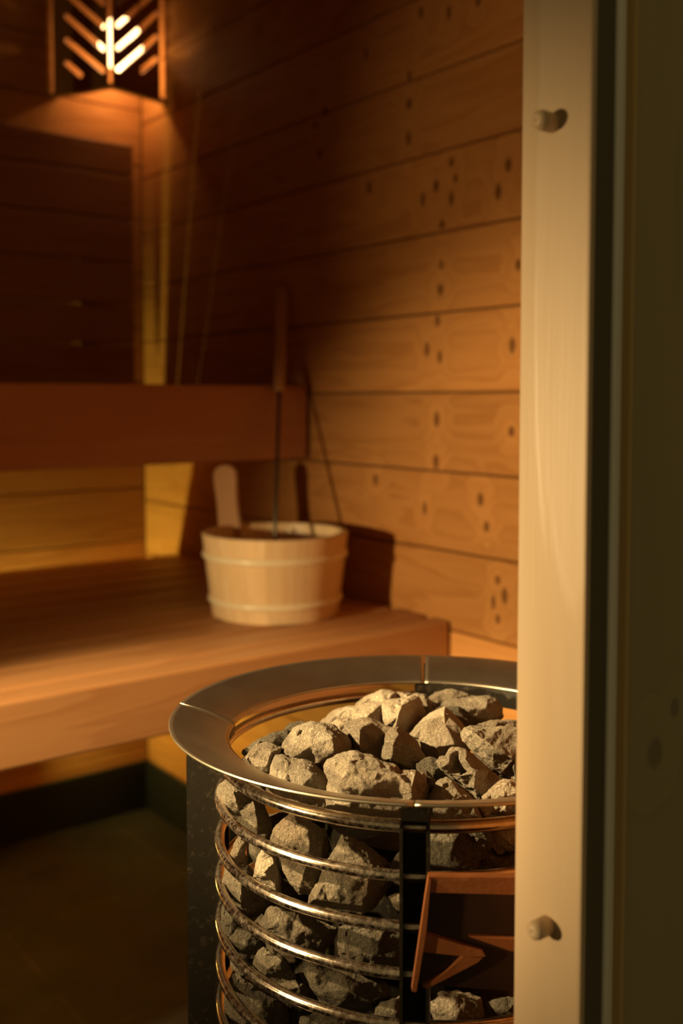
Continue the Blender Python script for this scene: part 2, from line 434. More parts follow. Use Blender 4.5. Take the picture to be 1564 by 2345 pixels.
# light strip under the rear edge of the lower bench
ls = thing('light_strip', (0.0, 2.425, E0 - 0.745), 'warm yellow string light on the back wall under the lower bench', 'lamp')
M_led = emit('yellow_light_bead', (1.0, 0.88, 0.20), LED_POWER)
bm = bmesh.new(); tube(bm, [(-1.2, 2.436, E0 - .749), (0.955, 2.436, E0 - .749)], 0.0025, 8)
part('light_cable', bm, M_groove, ls)
for i in range(6):
    bm = bmesh.new(); bmesh.ops.create_uvsphere(bm, u_segments=12, v_segments=8, radius=.009, matrix=Matrix.Translation((.45 + .1 * i, 2.425, E0 - .745)))
    part('light_bead', bm, M_led, ls, True)
part('light_shield', B(-1.2, 0.956, 2.355, 2.447, E0 - .770, E0 - .765), M_post, ls)  # unseen shield, sized to keep bead light off the lower back wall
for x in (-0.95, -0.3, 0.3):
    part('clip', B(x, x + .02, 2.420, YB - .0005, E0 - .776, E0 - .7695), M_post, ls)
    
# ------------------------------------------------------------------ upper bench
ub = thing('upper_bench', (0.0, 2.0, 0.0), 'upper sauna bench whose plain reddish-brown front board hangs behind the bucket', 'bench')
ZU = E0 + 0.027
XU = 1.2405
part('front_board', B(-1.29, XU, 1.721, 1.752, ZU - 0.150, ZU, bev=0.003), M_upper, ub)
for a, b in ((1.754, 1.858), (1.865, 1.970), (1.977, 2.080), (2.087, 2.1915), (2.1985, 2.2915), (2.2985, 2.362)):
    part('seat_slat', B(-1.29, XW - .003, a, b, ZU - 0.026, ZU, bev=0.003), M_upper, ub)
for x in (-0.9, 0.0, 0.78):
    part('bearer', B(x, x + 0.04, 1.754, 2.19, ZU - 0.075, ZU - 0.027), M_upper, ub)
for y in (1.80, 2.1):
    part('support_post', B(-0.9, -0.86, y, y + .035, ZB, ZU - 0.075), M_dark, ub)

# ------------------------------------------------------------------ backrest of horizontal boards
br = thing('backrest', (0.0, 2.40, ZU), 'dark backrest of horizontal boards above the upper bench by the corner', 'backrest')
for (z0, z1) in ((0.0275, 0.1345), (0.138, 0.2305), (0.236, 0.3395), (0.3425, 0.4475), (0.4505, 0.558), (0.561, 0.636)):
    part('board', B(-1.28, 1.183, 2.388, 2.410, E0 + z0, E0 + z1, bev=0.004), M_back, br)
for x in (-0.9, 0.1, 1.05):
    part('batten', B(x, x + .04, 2.4105, YB - .0005, E0 + 0.03, E0 + 0.62), M_back, br)

# ------------------------------------------------------------------ bucket
BC = Vector((1.048, 1.555, ZB)); RB, RT, HB = 0.1156, 0.1347, 0.150
bk = thing('sauna_bucket', BC, 'pale wooden sauna bucket with two raised bands standing on the lower bench', 'bucket')
NST = 22
bm = bmesh.new()
for s in range(NST):
    a0, a1 = 2 * math.pi * s / NST, 2 * math.pi * (s + 1) / NST
    rings = []
    for q in range(6):
        a = a0 + (a1 - a0) * (0.004 + 0.992 * q / 5)
        c, sn = math.cos(a), math.sin(a)
        ring = []
        for (r, zz) in ((RB, .0), (RB + .0006, .002), (RT - .001, HB - .0015), (RT - .0035, HB), (RT - .0125, HB), (RT - .014, HB - .0015), (RB - .0125, .010), (RB - .0125, 0.0)):
            ring.append(bm.verts.new(BC + Vector((r * c, r * sn, zz))))
        rings.append(ring)
    for q in range(5):
        for k in range(8): bm.faces.new((rings[q][k], rings[q][(k + 1) % 8], rings[q + 1][(k + 1) % 8], rings[q + 1][k]))
    bm.faces.new(rings[0]); bm.faces.new(rings[-1][::-1])
part('staves', bm, M_pale, bk)
bm = bmesh.new(); lathe(bm, [(0.0005, .004), (RB - .0124, .004), (RB - .0124, .016), (0.0005, .016)], Matrix.Translation(BC), n=64)
part('base', bm, M_pale, bk)
for zz in (0.110, 0.030):
    r = RB + (RT - RB) * zz / HB
    bm = bmesh.new()
    prof = [(r - .001 + .0052 * math.cos(t), zz + .0065 * math.sin(t)) for t in [2 * math.pi * i / 12 for i in range(12)]]
    lathe(bm, prof, Matrix.Translation(BC), n=96)
    part('band', bm, M_hoopband, bk, True)
# the tall handle stave at the rear left, rounded at the top
g = None
for i in range(720):
    a = 2 * math.pi * i / 720
    p = BC + Vector(((RT - .004) * math.cos(a), (RT - .004) * math.sin(a), HB)); d = (p - EYE)
    x = PX + FPX * d.dot(RGT) / d.dot(FWD)
    if p.y > BC.y and abs(x - 527) < 1.2: g = (a, p)
a, p = g
vx = RGT.copy(); D0 = (p - EYE).dot(FWD)
outl = []
for (x, y) in [(500, 1205), (496, 1150), (490, 1110), (488, 1090), (492, 1075), (503, 1067), (517, 1065), (530, 1068), (540, 1078), (543, 1095), (543, 1130), (546, 1165), (553, 1205), (548, 1290), (512, 1290)]:
    outl.append(at_d(x, y, D0 - 0.007))
bm = bmesh.new(); prism(bm, outl, FWD * 0.016)
bmesh.ops.recalc_face_normals(bm, faces=bm.faces)
bmesh.ops.bevel(bm, geom=[e for e in bm.edges if len(e.link_faces) == 2 and any(len(f.verts) > 6 for f in e.link_faces)], offset=.003, segments=2, affect='EDGES')
part('handle_stave', bm, M_paled, bk)
q = at_d(668, 1216, (BC - EYE).dot(FWD) + 0.105)
bm = bmesh.new(); bmesh.ops.create_uvsphere(bm, u_segments=16, v_segments=10, radius=.006, matrix=Matrix.Translation(q))
part('bolt', bm, M_hoopband, bk, True)

# ------------------------------------------------------------------ ladle leaning in the bucket
T = at_x(646, 658, XW - 0.012)
Bt = at_z(626, 1362, ZB + 0.040)
ld = thing('sauna_ladle', Bt, 'long wooden-handled ladle leaning from the bucket against the right wall', 'ladle')
ax = (T - Bt); tj = None
for i in range(1001):
    p = Bt + ax * (i / 1000); d = p - EYE; y = PY - FPX * d.dot(UPV) / d.dot(FWD)
    if y < 897: tj = i / 1000; break
J = Bt + ax * tj; axn = ax.normalized()
u = axn.cross(FWD).normalized(); w = u.cross(axn)
bm = bmesh.new(); secs = []
for (f, hw, hd) in ((0.0, .0098, .007), (0.03, .0112, .0085), (0.3, .0122, .0095), (0.8, .0132, .0095), (0.97, .0130, .0090), (1.0, .0100, .007)):
    c = J + (T - J) * f; ring = []
    for kx in range(16):
        t = 2 * math.pi * kx / 16; cx, sx = math.cos(t), math.sin(t)
        ring.append(bm.verts.new(c + u * (math.copysign(abs(cx) ** .55, cx) * hw) + w * (math.copysign(abs(sx) ** .55, sx) * hd)))
    secs.append(ring)
for A, Bq in zip(secs, secs[1:]):
    for k in range(16): bm.faces.new((A[k], A[(k + 1) % 16], Bq[(k + 1) % 16], Bq[k]))
bm.faces.new(secs[0][::-1]); bm.faces.new(secs[-1])
part('handle', bm, M_hand, ld, True)
bm = bmesh.new(); tube(bm, [Bt + ax * .02, J + (T - J) * .04], .0036, 10)
part('rod', bm, M_ladle, ld, True)
bm = bmesh.new()
prof = []
for i in range(9):
    t = math.pi / 2 * i / 8; prof.append((max(.0004, .034 * math.sin(t)), -.026 * math.cos(t)))
prof += [(r * .95, zz + .0012) for r, zz in reversed(prof)]
lathe(bm, prof, Matrix.Translation(Bt + Vector((.012, -.012, .014))), n=32)
part('cup', bm, M_ladle, ld, True)

# ------------------------------------------------------------------ corner lamp
apex = EYE + Vector((ray(253, 190).x, ray(253, 190).y, 0)) * (2.302 / ray(253, 190).y)
ZL0 = E0 + ((at_y(253, 193, apex.y)).z - E0); ZL1 = ZT - 0.08
LW = at_y(115, 200, YB - .001); RW = at_x(376, 200, XW - .001)
Lend, Rend = Vector((LW.x, LW.y, 0)), Vector((RW.x, RW.y, 0)); A0 = Vector((apex.x, apex.y, 0))
lamp = thing('corner_lamp', Vector((1.14, 2.38, ZL0)), 'wooden corner lampshade with glowing herringbone slots above the backrest', 'lamp')
def panel(end, slots, name, xa, xb):
    d = (end - A0).normalized(); nrm = Vector((d.y, -d.x, 0))
    if nrm.dot(EYE - A0) < 0: nrm = -nrm                       # faces the room
    p0 = Vector((A0.x, A0.y, 0))
    def uv(x, y):
        q = at_plane(x, y, p0, nrm); return (q - p0).dot(d), q.z
    u0, u1 = sorted((uv(xa, 190)[0], uv(xb, 190)[0]))
    bm = bmesh.new()
    prism(bm, [p0 + d * uu + Vector((0, 0, zz)) for uu, zz in ((u0, ZL0), (u1, ZL0), (u1, ZL1), (u0, ZL1))], -nrm * 0.009)
    po = part(name, bm, M_shade, lamp)
    cb = bmesh.new()
    for (x0, y0, x1, y1) in slots:
        a, b = Vector(uv(x0, y0)), Vector(uv(x1, y1)); dd = (b - a).normalized(); nn = Vector((-dd.y, dd.x)); r = .0064
        pts = []
        for i in range(9):
            t = -math.pi / 2 + math.pi * i / 8; pts.append(b + dd * (r * math.cos(t)) + nn * (r * math.sin(t)))
        for i in range(9):
            t = math.pi / 2 + math.pi * i / 8; pts.append(a + dd * (r * math.cos(t)) + nn * (r * math.sin(t)))
        prism(cb, [p0 + nrm * .01 + d * q.x + Vector((0, 0, q.y)) for q in pts], -nrm * 0.03)
    co = part('cutter', cb, M_shade, lamp)
    md = po.modifiers.new('slots', 'BOOLEAN'); md.object = co; md.operation = 'DIFFERENCE'; md.solver = 'EXACT'
    bpy.context.view_layer.update()
    me = bpy.data.meshes.new_from_object(po.evaluated_get(bpy.context.evaluated_depsgraph_get()))
    po.modifiers.clear(); po.data = me
    bpy.data.objects.remove(co)
    return d, nrm, u0, u1
panel(Lend, [(152, 38 + 52 * i, 236, 112 + 52 * i) for i in (-4, -3, -2, -1, 0)] + [(152, 92, 236, 162), (152, 144, 184, 172)], 'slotted_panel', 123, 244)
panel(Rend, [(271, 110 + 52 * i, 359, 32 + 52 * i) for i in (-4, -3, -2, -1, 0)] + [(271, 160, 359, 84), (324, 162, 359, 134)], 'slotted_panel', 262, 367)
# bottom frame rails, back plates and bulb
def bar(a, b, z0, z1, half):
    d = (b - a).normalized(); n = Vector((d.y, -d.x, 0)) * half
    bm = bmesh.new(); prism(bm, [a + n + Vector((0, 0, z0)), b + n + Vector((0, 0, z0)), b - n + Vector((0, 0, z0)), a - n + Vector((0, 0, z0))], Vector((0, 0, z1 - z0))); return bm
inward = (Vector((XW, YB, 0)) - A0).normalized()
part('bottom_rail', bar(A0 + inward * .009, Lend + inward * .009, ZL0 - .006, ZL0 + .004, .008), M_shade, lamp)
part('bottom_rail', bar(A0 + inward * .009, Rend + inward * .009, ZL0 - .006, ZL0 + .004, .008), M_shade, lamp)
part('top_board', bar(A0 + inward * .10 - Vector((.06, -.06, 0)), A0 + inward * .10 + Vector((.06, -.06, 0)), ZL1, ZL1 + .012, .09), M_shade, lamp)
bc = EYE + (Vector((0, 0, 0)) + ray(276, 101)) * (2.375 / ray(276, 101).y)
bm = bmesh.new(); bmesh.ops.create_uvsphere(bm, u_segments=20, v_segments=14, radius=.054, matrix=Matrix.Translation(bc) @ Matrix.Diagonal((1, 1, 1.2, 1)))
part('bulb', bm, emit('glowing_bulb', (1.0, 0.60, 0.25), BULB_POWER), lamp, True)
pl = bpy.data.lights.new('corner_lamp_light', 'POINT')
plo = bpy.data.objects.new('corner_lamp_light', pl); COL.objects.link(plo); plo.parent = lamp
plo.location = Vector((bc.x + .005, bc.y, bc.z - .084)) - lamp.location
pl.energy = 0.52; pl.color = (1.0, 0.60, 0.24); pl.shadow_soft_size = 0.006
bm = bmesh.new(); tube(bm, [bc + Vector((0, 0, .062)), bc + Vector((0, 0, .11)), (bc.x, bc.y, ZL1)], [.016, .014, .006], 14)
part('socket', bm, M_groove, lamp, True)

# ------------------------------------------------------------------ pegs on the door jamb
for (x, y, lab) in ((1266, 282, 'small pale round peg near the top of the pale door jamb'), (1254, 2118, 'small pale round peg near the foot of the pale door jamb')):
    p = at_x(x, y, JX)
    bm = bmesh.new()
    prof = [(0.0002, -.0125), (.0028, -.0121), (.0044, -.0108), (.0050, -.0085), (.0050, .002), (.0002, .002)]
    lathe(bm, prof, Matrix.Translation(p) @ Matrix.Rotation(math.pi / 2, 4, 'Y'), n=24)
    tag(put('door_peg', bm, M_jamb, None, True), lab, 'peg', 'pegs on the door jamb')

# ------------------------------------------------------------------ sauna heater
HN = Vector((.0126, .0198, 1)).normalized()
HC = Vector((.5168, .5681, E0 - .237))
HY = Vector((math.sin(PSI), math.cos(PSI), 0)); HY = (HY - HN * HY.dot(HN)).normalized(); HX = HY.cross(HN)
HM = Matrix(((HX.x, HY.x, HN.x, HC.x), (HX.y, HY.y, HN.y, HC.y), (HX.z, HY.z, HN.z, HC.z), (0, 0, 0, 1)))   # x: to the right, y: away, z: up
base = HM @ Vector((0, 0, -0.858))
ht = thing('sauna_heater', Vector((base.x, base.y, 0)), 'round steel sauna heater with rod hoops and a wide collar, filled with stones', 'heater')
def az(deg): a = math.radians(deg); return a - math.pi / 2          # azimuth 0 = towards the camera, positive to the right
POSTS = (-6.0, -97.4, 84.0, 174.8)
# collar: four sheet segments meeting at the posts
cp = []
cin = []
for i in range(13):
    f = i / 12
    r = .1895 - (.1895 - .1462) * f
    zz = -.0145 * f + .0014 * math.sin(math.pi * f)
    cp.append((r, zz))
prof = [(.1880, -.0022), (.1896, -.0020), (.1901, -.0009)] + cp + [(.1459, -.0152), (.1463, -.0164), (.1470, -.0163)] + [(r, zz - .0010) for r, zz in reversed(cp[1:-1])]
order = [(-97.4, -6.0), (-6.0, 84.0), (84.0, 174.8), (174.8, 262.6)]
for (a0, a1) in order:
    bm = bmesh.new(); lathe(bm, prof, HM, az(a0 + .16), az(a1 - .16), n=60)
    o = part('collar_segment', bm, M_collar, ht, True)
bm = bmesh.new(); lathe(bm, [(.1450, -.0150), (.1440, -.0150), (.1440, -.031), (.1450, -.031)], HM, az(88), az(174), n=40)
part('inner_skirt', bm, M_post, ht)
# posts: U channels, flanges run radially
for a in POSTS:
    c, s = math.cos(az(a)), math.sin(az(a)); rv = Vector((c, s, 0)); tv = Vector((-s, c, 0))
    W = .0088
    def pt(r, t, zz): return HM @ (rv * r + tv * t + Vector((0, 0, zz)))
    bm = bmesh.new()
    r0, r1 = .1525, .1822
    zb = -.858
    sec = [(r0, -W), (r1, -W), (r1, W), (r0, W), (r0, W - .002), (r1 - .002, W - .002), (r1 - .002, -W + .002), (r0, -W + .002)]
    if a == -6.0: sec = [(r1, -W), (r0, -W), (r0, W), (r1, W), (r1, W - .002), (r0 + .002, W - .002), (r0 + .002, -W + .002), (r1, -W + .002)]
    top = -.0185
    prism(bm, [pt(r, t, zb) for r, t in sec], HN * (top - zb))
    part('upright', bm, M_post, ht)
    bm = bmesh.new()
    prism(bm, [pt(.1475, -W * .9, -.0178), pt(r1, -W * .9, -.0062), pt(r1, W * .9, -.0062), pt(.1475, W * .9, -.0178)], -HN * .007)
    part('collar_bracket', bm, M_post, ht)
# rod hoops
hz = [-.0282, -.0585, -.0900, -.1195, -.1515, -.1825, -.2135, -.2445]
for zz in hz:
    bm = bmesh.new()
    rr = .1536 if zz < -.03 else .1515
    tube(bm, [HM @ Vector((rr * math.cos(t), rr * math.sin(t), zz)) for t in [2 * math.pi * i / 160 for i in range(160)]], .0036 if zz < -.03 else .0042, 14, closed=True)
    part('hoop', bm, M_rod, ht, True)
# dark core of heating elements, and the closed lower drum that carries the stones
bm = bmesh.new(); lathe(bm, [(.0005, -.860), (.145, -.860), (.145, -.275), (.0005, -.275)], HM, n=64)
part('lower_drum', bm, M_post, ht, False)
bm = bmesh.new(); lathe(bm, [(.0005, -.275), (.074, -.275), (.074, -.078), (.0005, -.078)], HM, n=48)
part('inner_core', bm, M_post, ht, False)
for (x, y0, y1) in ((564, 1920, 2010),):
    bm = bmesh.new(); D = .79
    tube(bm, [at_d(x, y0 - 20, D), at_d(x, y1 + 60, D)], .0014, 8)
    part('heating_rod', bm, M_red, ht, True)

# ------------------------------------------------------------------ reflected wood built as solid bars on the guard in front of the hoops
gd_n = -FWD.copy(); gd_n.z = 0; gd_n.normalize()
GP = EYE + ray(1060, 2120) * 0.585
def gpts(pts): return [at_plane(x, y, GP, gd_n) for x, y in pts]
gd = thing('heater_cover', at_plane(1050, 2280, GP, gd_n), 'small dark panel with reflected wood built as reddish-brown bars in front of the heater hoops', 'cover')
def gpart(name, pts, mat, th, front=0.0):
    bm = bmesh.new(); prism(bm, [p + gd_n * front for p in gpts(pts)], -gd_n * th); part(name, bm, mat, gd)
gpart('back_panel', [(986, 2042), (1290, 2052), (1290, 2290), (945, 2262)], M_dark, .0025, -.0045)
gpart('top_reflection', [(981, 2008), (1290, 2012), (1290, 2052), (985, 2044)], M_red, .006)
gpart('edge_reflection', [(981, 2008), (986, 2012), (976, 2130), (953, 2270), (943, 2268), (962, 2138), (973, 2060)], M_red, .006, .001)
gpart('cross_reflection', [(965, 2138), (1105, 2180), (1112, 2192), (1096, 2196), (965, 2182)], M_red, .004, -.001)
gpart('cross_reflection', [(1074, 2147), (1290, 2160), (1290, 2192), (1170, 2180)], M_red, .004, -.001)
gpart('diagonal_reflection', [(1062, 2194), (1108, 2192), (1095, 2206), (1030, 2240), (978, 2266), (968, 2262), (1020, 2230)], M_red, .004, -.001)

# ------------------------------------------------------------------ stones
tx = {}
for nm, sz, dep in (('lumps', .020, 2), ('grit', .0055, 3)):
    t = bpy.data.textures.new(nm, 'CLOUDS'); t.noise_scale = sz; t.noise_depth = dep; tx[nm] = t

def hx(x, y, yl):                      # camera distance where the ray through a pixel reaches heater-local depth yl
    r = ray(x, y); return ((HC + HY * yl) - EYE).dot(HY) / r.dot(HY)

def stone(name, label, outline, yl, thick, ridges=(), mat=None, lump=.0045, grit=.0024, back=None, seed=0, group='sauna stones heaped in the heater', smooth=5, inset=.80, ih=.62):
    rnd = random.Random(seed * 7 + 13)
    n = len(outline)
    cx = sum(p[0] for p in outline) / n; cy = sum(p[1] for p in outline) / n
    area = sum(outline[i][0] * outline[(i + 1) % n][1] - outline[(i + 1) % n][0] * outline[i][1] for i in range(n))
    if area < 0: outline = outline[::-1]
    out = []
    for i in range(n):
        a, b = outline[i], outline[(i + 1) % n]
        L = math.hypot(b[0] - a[0], b[1] - a[1]); m = max(1, int(L / 24))
        for k in range(m): out.append((a[0] + (b[0] - a[0]) * k / m, a[1] + (b[1] - a[1]) * k / m))
    out = [(cx + (x - cx) * (1 + 4.5 / max(20, math.hypot(x - cx, y - cy))), cy + (y - cy) * (1 + 4.5 / max(20, math.hypot(x - cx, y - cy)))) for x, y in out]
    yl += .006 if yl < -.109 else 0.0
    D = hx(cx, cy, yl); T = thick; Tb = back if back is not None else thick
    def P(x, y, off): return at_d(x, y, D + off)
    # settle the stone inwards until it lies inside the hoops
    inv = HM.inverted(); probe = [(x, y, 0.0) for x, y in out] + [(p[0], p[1], -p[2] * T) for p in ridges] + [(cx + (x - cx) * inset, cy + (y - cy) * inset, -ih * T) for x, y in out]
    for step in range(24):
        bad = False
        for (x, y, o) in probe:
            q = inv @ P(x, y, o)
            if q.z < -.010 and abs(q.x) < .138 and q.y < 0 and math.hypot(q.x, q.y) > .1455: bad = True; break
        if not bad: break
        D += .0025
    bm = bmesh.new()
    def side(sgn, ring_h, pts, prof):
        co = [Vector(p) for p in out]; N = len(co); h = [0.0] * N
        extra = []
        for i in range(0, N):
            x, y = out[i]
            f = inset + rnd.uniform(-.02, .02)
            extra.append((cx + (x - cx) * f, cy + (y - cy) * f, ring_h * rnd.uniform(.94, 1.04)))
        # keep the inner ring sparse where ridge points are given near it
        ex2 = [e for e in extra if all((e[0] - p[0]) ** 2 + (e[1] - p[1]) ** 2 > 12 ** 2 for p in pts)]
        for e in list(ex2) + list(pts): co.append(Vector((e[0], e[1]))); h.append(e[2])
        edges = [(i, (i + 1) % N) for i in range(N)]
        r = delaunay_2d_cdt(co, edges, [list(range(N))], 1, 1e-4)
        V, F, orig = r[0], r[2], r[3]
        return V, F, [h[o[0]] if o else 0.0 for o in orig], [o[0] if o else -1 for o in orig]
    rid = list(ridges) if ridges else [(cx + rnd.uniform(-.15, .15) * 60, cy + rnd.uniform(-.15, .15) * 40, 1.0)]
    vmap = {}
    for sgn, pts, ring_h, dep in ((-1, rid, ih, T), (1, [(cx, cy, 1.0)], .7, Tb)):
        V, F, H, O = side(sgn, ring_h, pts, None)
        loc = []
        for v, hh, o in zip(V, H, O):
            if 0 <= o < len(out):
                if o not in vmap: vmap[o] = bm.verts.new(P(v.x, v.y, 0))
                loc.append(vmap[o])
            else: loc.append(bm.verts.new(P(v.x, v.y, sgn * hh * dep)))
        for f in F:
            try: bm.faces.new([loc[i] for i in f])
            except ValueError: pass
    c = P(cx, cy, 0)
    o = put(name, bm, mat or M_stone, None, True, origin=c)
    s = o.modifiers.new('sub', 'SUBSURF'); s.subdivision_type = 'SIMPLE'; s.levels = 4; s.render_levels = 4
    sm = o.modifiers.new('soften', 'SMOOTH'); sm.factor = 0.5; sm.iterations = smooth
    for nm, st in (('lumps', lump), ('grit', grit)):
        d = o.modifiers.new(nm, 'DISPLACE'); d.texture = tx[nm]; d.texture_coords = 'GLOBAL'; d.strength = st; d.mid_level = 0.5
    tag(o, label, 'stone', group)
    return o

def tile(ox, oy, pts, s=5.2133): return [(ox + p[0] / s, oy + p[1] / s) + tuple(p[2:]) for p in pts]
A_ = lambda *p: tile(540, 1560, p)
B_ = lambda *p: tile(740, 1560, p)
C_ = lambda *p: tile(920, 1560, p)
D_ = lambda *p: tile(480, 1780, p)
E_ = lambda *p: tile(480, 2045, p)
F_ = lambda *p: tile(700, 1780, p)
G_ = lambda *p: tile(700, 2045, p)
H_ = lambda *p: tile(900, 1780, p)
ST = 'sauna_stone'
# --- top of the heap, from the back forwards
stone(ST, 'low pale stone at the very back of the heap under the rear collar', B_((390, 330), (400, 290), (430, 255), (550, 185), (700, 128), (850, 142), (1040, 148), (1080, 190), (960, 300), (600, 380)), .105, .022, mat=M_stoneL, seed=1)
stone(ST, 'thin dark stone with one pale end squeezed behind the big pale stone', B_((1060, 170), (1120, 155), (1200, 168), (1300, 258), (1395, 325), (1330, 400), (1215, 440), (1150, 330)), .095, .014, mat=M_stone, seed=2)
stone(ST, 'small brown stone at the back beside the rear upright, half hidden', C_((300, 230), (360, 190), (430, 150), (600, 118), (800, 160), (930, 200), (860, 280), (560, 300), (420, 320)), .118, .016, mat=M_stone, seed=3)
stone(ST, 'oblong rough grey stone lying far back on the right, in soft focus', C_((505, 310), (540, 240), (640, 212), (780, 208), (900, 192), (1050, 188), (1130, 228), (1182, 310), (1192, 420), (1090, 492), (950, 515), (820, 560), (740, 560), (670, 470), (590, 370)), .074, .024, ridges=C_((800, 330, 1.0), (1000, 320, .95), (700, 300, .8)), seed=4)
stone(ST, 'big pale stone with a brown shaded right face at the back left', B_((-60, 520), (-20, 475), (50, 420), (150, 350), (300, 308), (420, 318), (560, 285), (700, 262), (900, 215), (1060, 172), (1130, 200), (1190, 330), (1215, 430), (1150, 560), (1060, 660), (960, 640), (700, 600), (300, 600), (60, 580)), .060, .036,
      ridges=B_((930, 300, 1.0), (890, 420, 1.05), (870, 540, .95), (500, 440, .85), (200, 460, .6), (1090, 400, .45)), mat=M_stoneL, seed=5, lump=.004)
stone(ST, 'flat sliver of stone half hidden under the tilted slab on the right', C_((860, 560), (920, 510), (980, 498), (1150, 480), (1350, 465), (1500, 480), (1500, 640), (1000, 620)), .045, .016, mat=M_stone, seed=6)
stone(ST, 'smooth beige stone with a short crack, tallest in the middle of the heap', C_((95, 650), (190, 540), (280, 450), (400, 370), (510, 322), (560, 360), (640, 430), (700, 500), (755, 570), (735, 660), (790, 745), (815, 800), (760, 900), (650, 980), (520, 1060), (400, 1100), (300, 1080), (235, 900), (200, 780), (155, 690)), .030, .034,
      ridges=C_((420, 780, 1.0), (640, 760, .95), (300, 640, .8), (520, 520, .7), (450, 950, .75)), mat=M_stoneL, lump=.0035, grit=.0009, seed=7)
stone(ST, 'small dark stone peeping over the left shoulder of the heap', A_((575, 620), (590, 585), (640, 528), (760, 497), (860, 488), (900, 520), (860, 620), (700, 680), (620, 690)), .030, .014, mat=M_stoneD, seed=8)
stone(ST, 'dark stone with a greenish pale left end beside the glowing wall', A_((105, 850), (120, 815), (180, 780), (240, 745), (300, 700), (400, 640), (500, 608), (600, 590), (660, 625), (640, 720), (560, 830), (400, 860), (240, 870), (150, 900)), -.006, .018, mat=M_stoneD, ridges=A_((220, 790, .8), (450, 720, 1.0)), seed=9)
stone(ST, 'pale angular stone between the round left stone and the hollow stone', B_((40, 560), (90, 495), (180, 480), (290, 486), (330, 560), (345, 740), (340, 880), (250, 900), (150, 760)), .010, .020, mat=M_stoneL, seed=10)
stone(ST, 'grey stone with a curved hollow and a dark right face, centre of the heap', B_((255, 600), (290, 500), (350, 475), (450, 452), (560, 468), (700, 508), (800, 545), (900, 538), (970, 598), (1040, 650), (1110, 720), (1150, 830), (1200, 920), (1230, 1010), (1180, 1090), (1060, 1120), (880, 1060), (780, 1020), (640, 990), (520, 950), (400, 900), (330, 870), (280, 740)), -.012, .030,
      ridges=B_((440, 560, .95), (430, 780, .9), (560, 800, .55), (680, 720, .62), (850, 700, .95), (900, 640, .9), (800, 920, .98), (1080, 760, .70), (940, 1000, .80)), seed=11, grit=.0012)
stone(ST, 'rounded speckled stone on the upper left of the heap', A_((500, 900), (540, 800), (585, 720), (640, 640), (700, 572), (800, 528), (920, 507), (1050, 517), (1150, 543), (1230, 598), (1310, 640), (1370, 720), (1378, 800), (1360, 880), (1250, 960), (1130, 1030), (1040, 1060), (900, 1030), (700, 990), (580, 950)), -.028, .034,
      ridges=A_((1150, 680, .98), (1180, 840, 1.0), (900, 760, .95), (760, 860, .85), (1000, 950, .85), (720, 680, .65)), seed=12)
stone(ST, 'brown pitted stone at the left end of the heap, beside the round one', A_((95, 935), (120, 890), (170, 838), (260, 783), (370, 763), (460, 778), (530, 800), (520, 900), (470, 1000), (440, 1130), (400, 1160), (300, 1110), (180, 1030)), -.040, .020, ridges=A_((430, 840, 1.0), (360, 1010, .95), (260, 900, .7)), seed=13)
stone(ST, 'big tilted slab stone at the right of the heap by the door jamb', C_((725, 630), (770, 568), (850, 548), (1000, 570), (1200, 553), (1360, 580), (1520, 680), (1540, 1000), (1480, 1200), (1360, 1185), (1200, 1085), (1080, 1005), (960, 925), (860, 835), (790, 750), (735, 710)), -.022, .030,
      ridges=C_((850, 600, .9), (980, 700, 1.0), (1100, 790, 1.0), (1340, 930, 1.0), (1200, 960, .7), (1000, 800, .75)), seed=14, grit=.0022, smooth=3, inset=.93, ih=.45, lump=.003)
stone(ST, 'broken slab stone with a dark hole in it below the tilted slab', C_((428, 965), (470, 920), (540, 908), (560, 860), (600, 820), (680, 808), (760, 830), (800, 870), (900, 950), (1040, 1060), (1200, 1190), (1180, 1290), (1050, 1400), (960, 1440), (900, 1400), (830, 1320), (760, 1262), (650, 1182), (540, 1102), (460, 1032)), -.068, .024,
      ridges=C_((560, 960, .8), (760, 940, .98), (660, 1010, .35), (720, 1080, .45), (880, 1080, .98), (700, 1130, .80), (860, 1290, .85), (1000, 1180, .6)), seed=15, smooth=4, inset=.88, lump=.003)
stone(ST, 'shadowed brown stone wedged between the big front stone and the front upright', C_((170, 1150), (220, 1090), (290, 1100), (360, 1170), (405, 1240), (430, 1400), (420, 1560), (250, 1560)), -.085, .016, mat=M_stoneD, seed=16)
stone(ST, 'rough stone under the collar at the lower left, below the round speckled one', A_((370, 1330), (400, 1180), (440, 1030), (490, 900), (560, 903), (640, 943), (780, 963), (900, 998), (980, 1058), (1060, 1118), (1115, 1190), (1130, 1330), (1120, 1580), (1000, 1620), (700, 1560), (450, 1480)), -.060, .030,
      ridges=A_((620, 1080, .8), (900, 1120, .95), (560, 1260, 1.0), (1000, 1250, .8), (700, 1380, .95)), seed=17)
stone(ST, 'large craggy stone at the very front of the heap behind the collar', B_((18, 1020), (60, 940), (150, 888), (280, 862), (400, 868), (470, 903), (580, 913), (660, 958), (780, 988), (860, 1018), (900, 1075), (1000, 1062), (1080, 1078), (1170, 1130), (1215, 1230), (1240, 1320), (1275, 1430), (1150, 1560), (900, 1680), (600, 1660), (300, 1610), (50, 1560), (60, 1330), (70, 1180)), -.098, .032,
      ridges=B_((120, 980, .62), (300, 990, .9), (600, 1060, .95), (900, 1120, .95), (1095, 1110, .95), (1060, 1260, 1.0), (1070, 1400, 1.0), (500, 1300, 1.0), (190, 1250, .92), (300, 1480, .85), (850, 1540, .75), (1190, 1280, .4)), seed=18, grit=.0026, lump=.005)
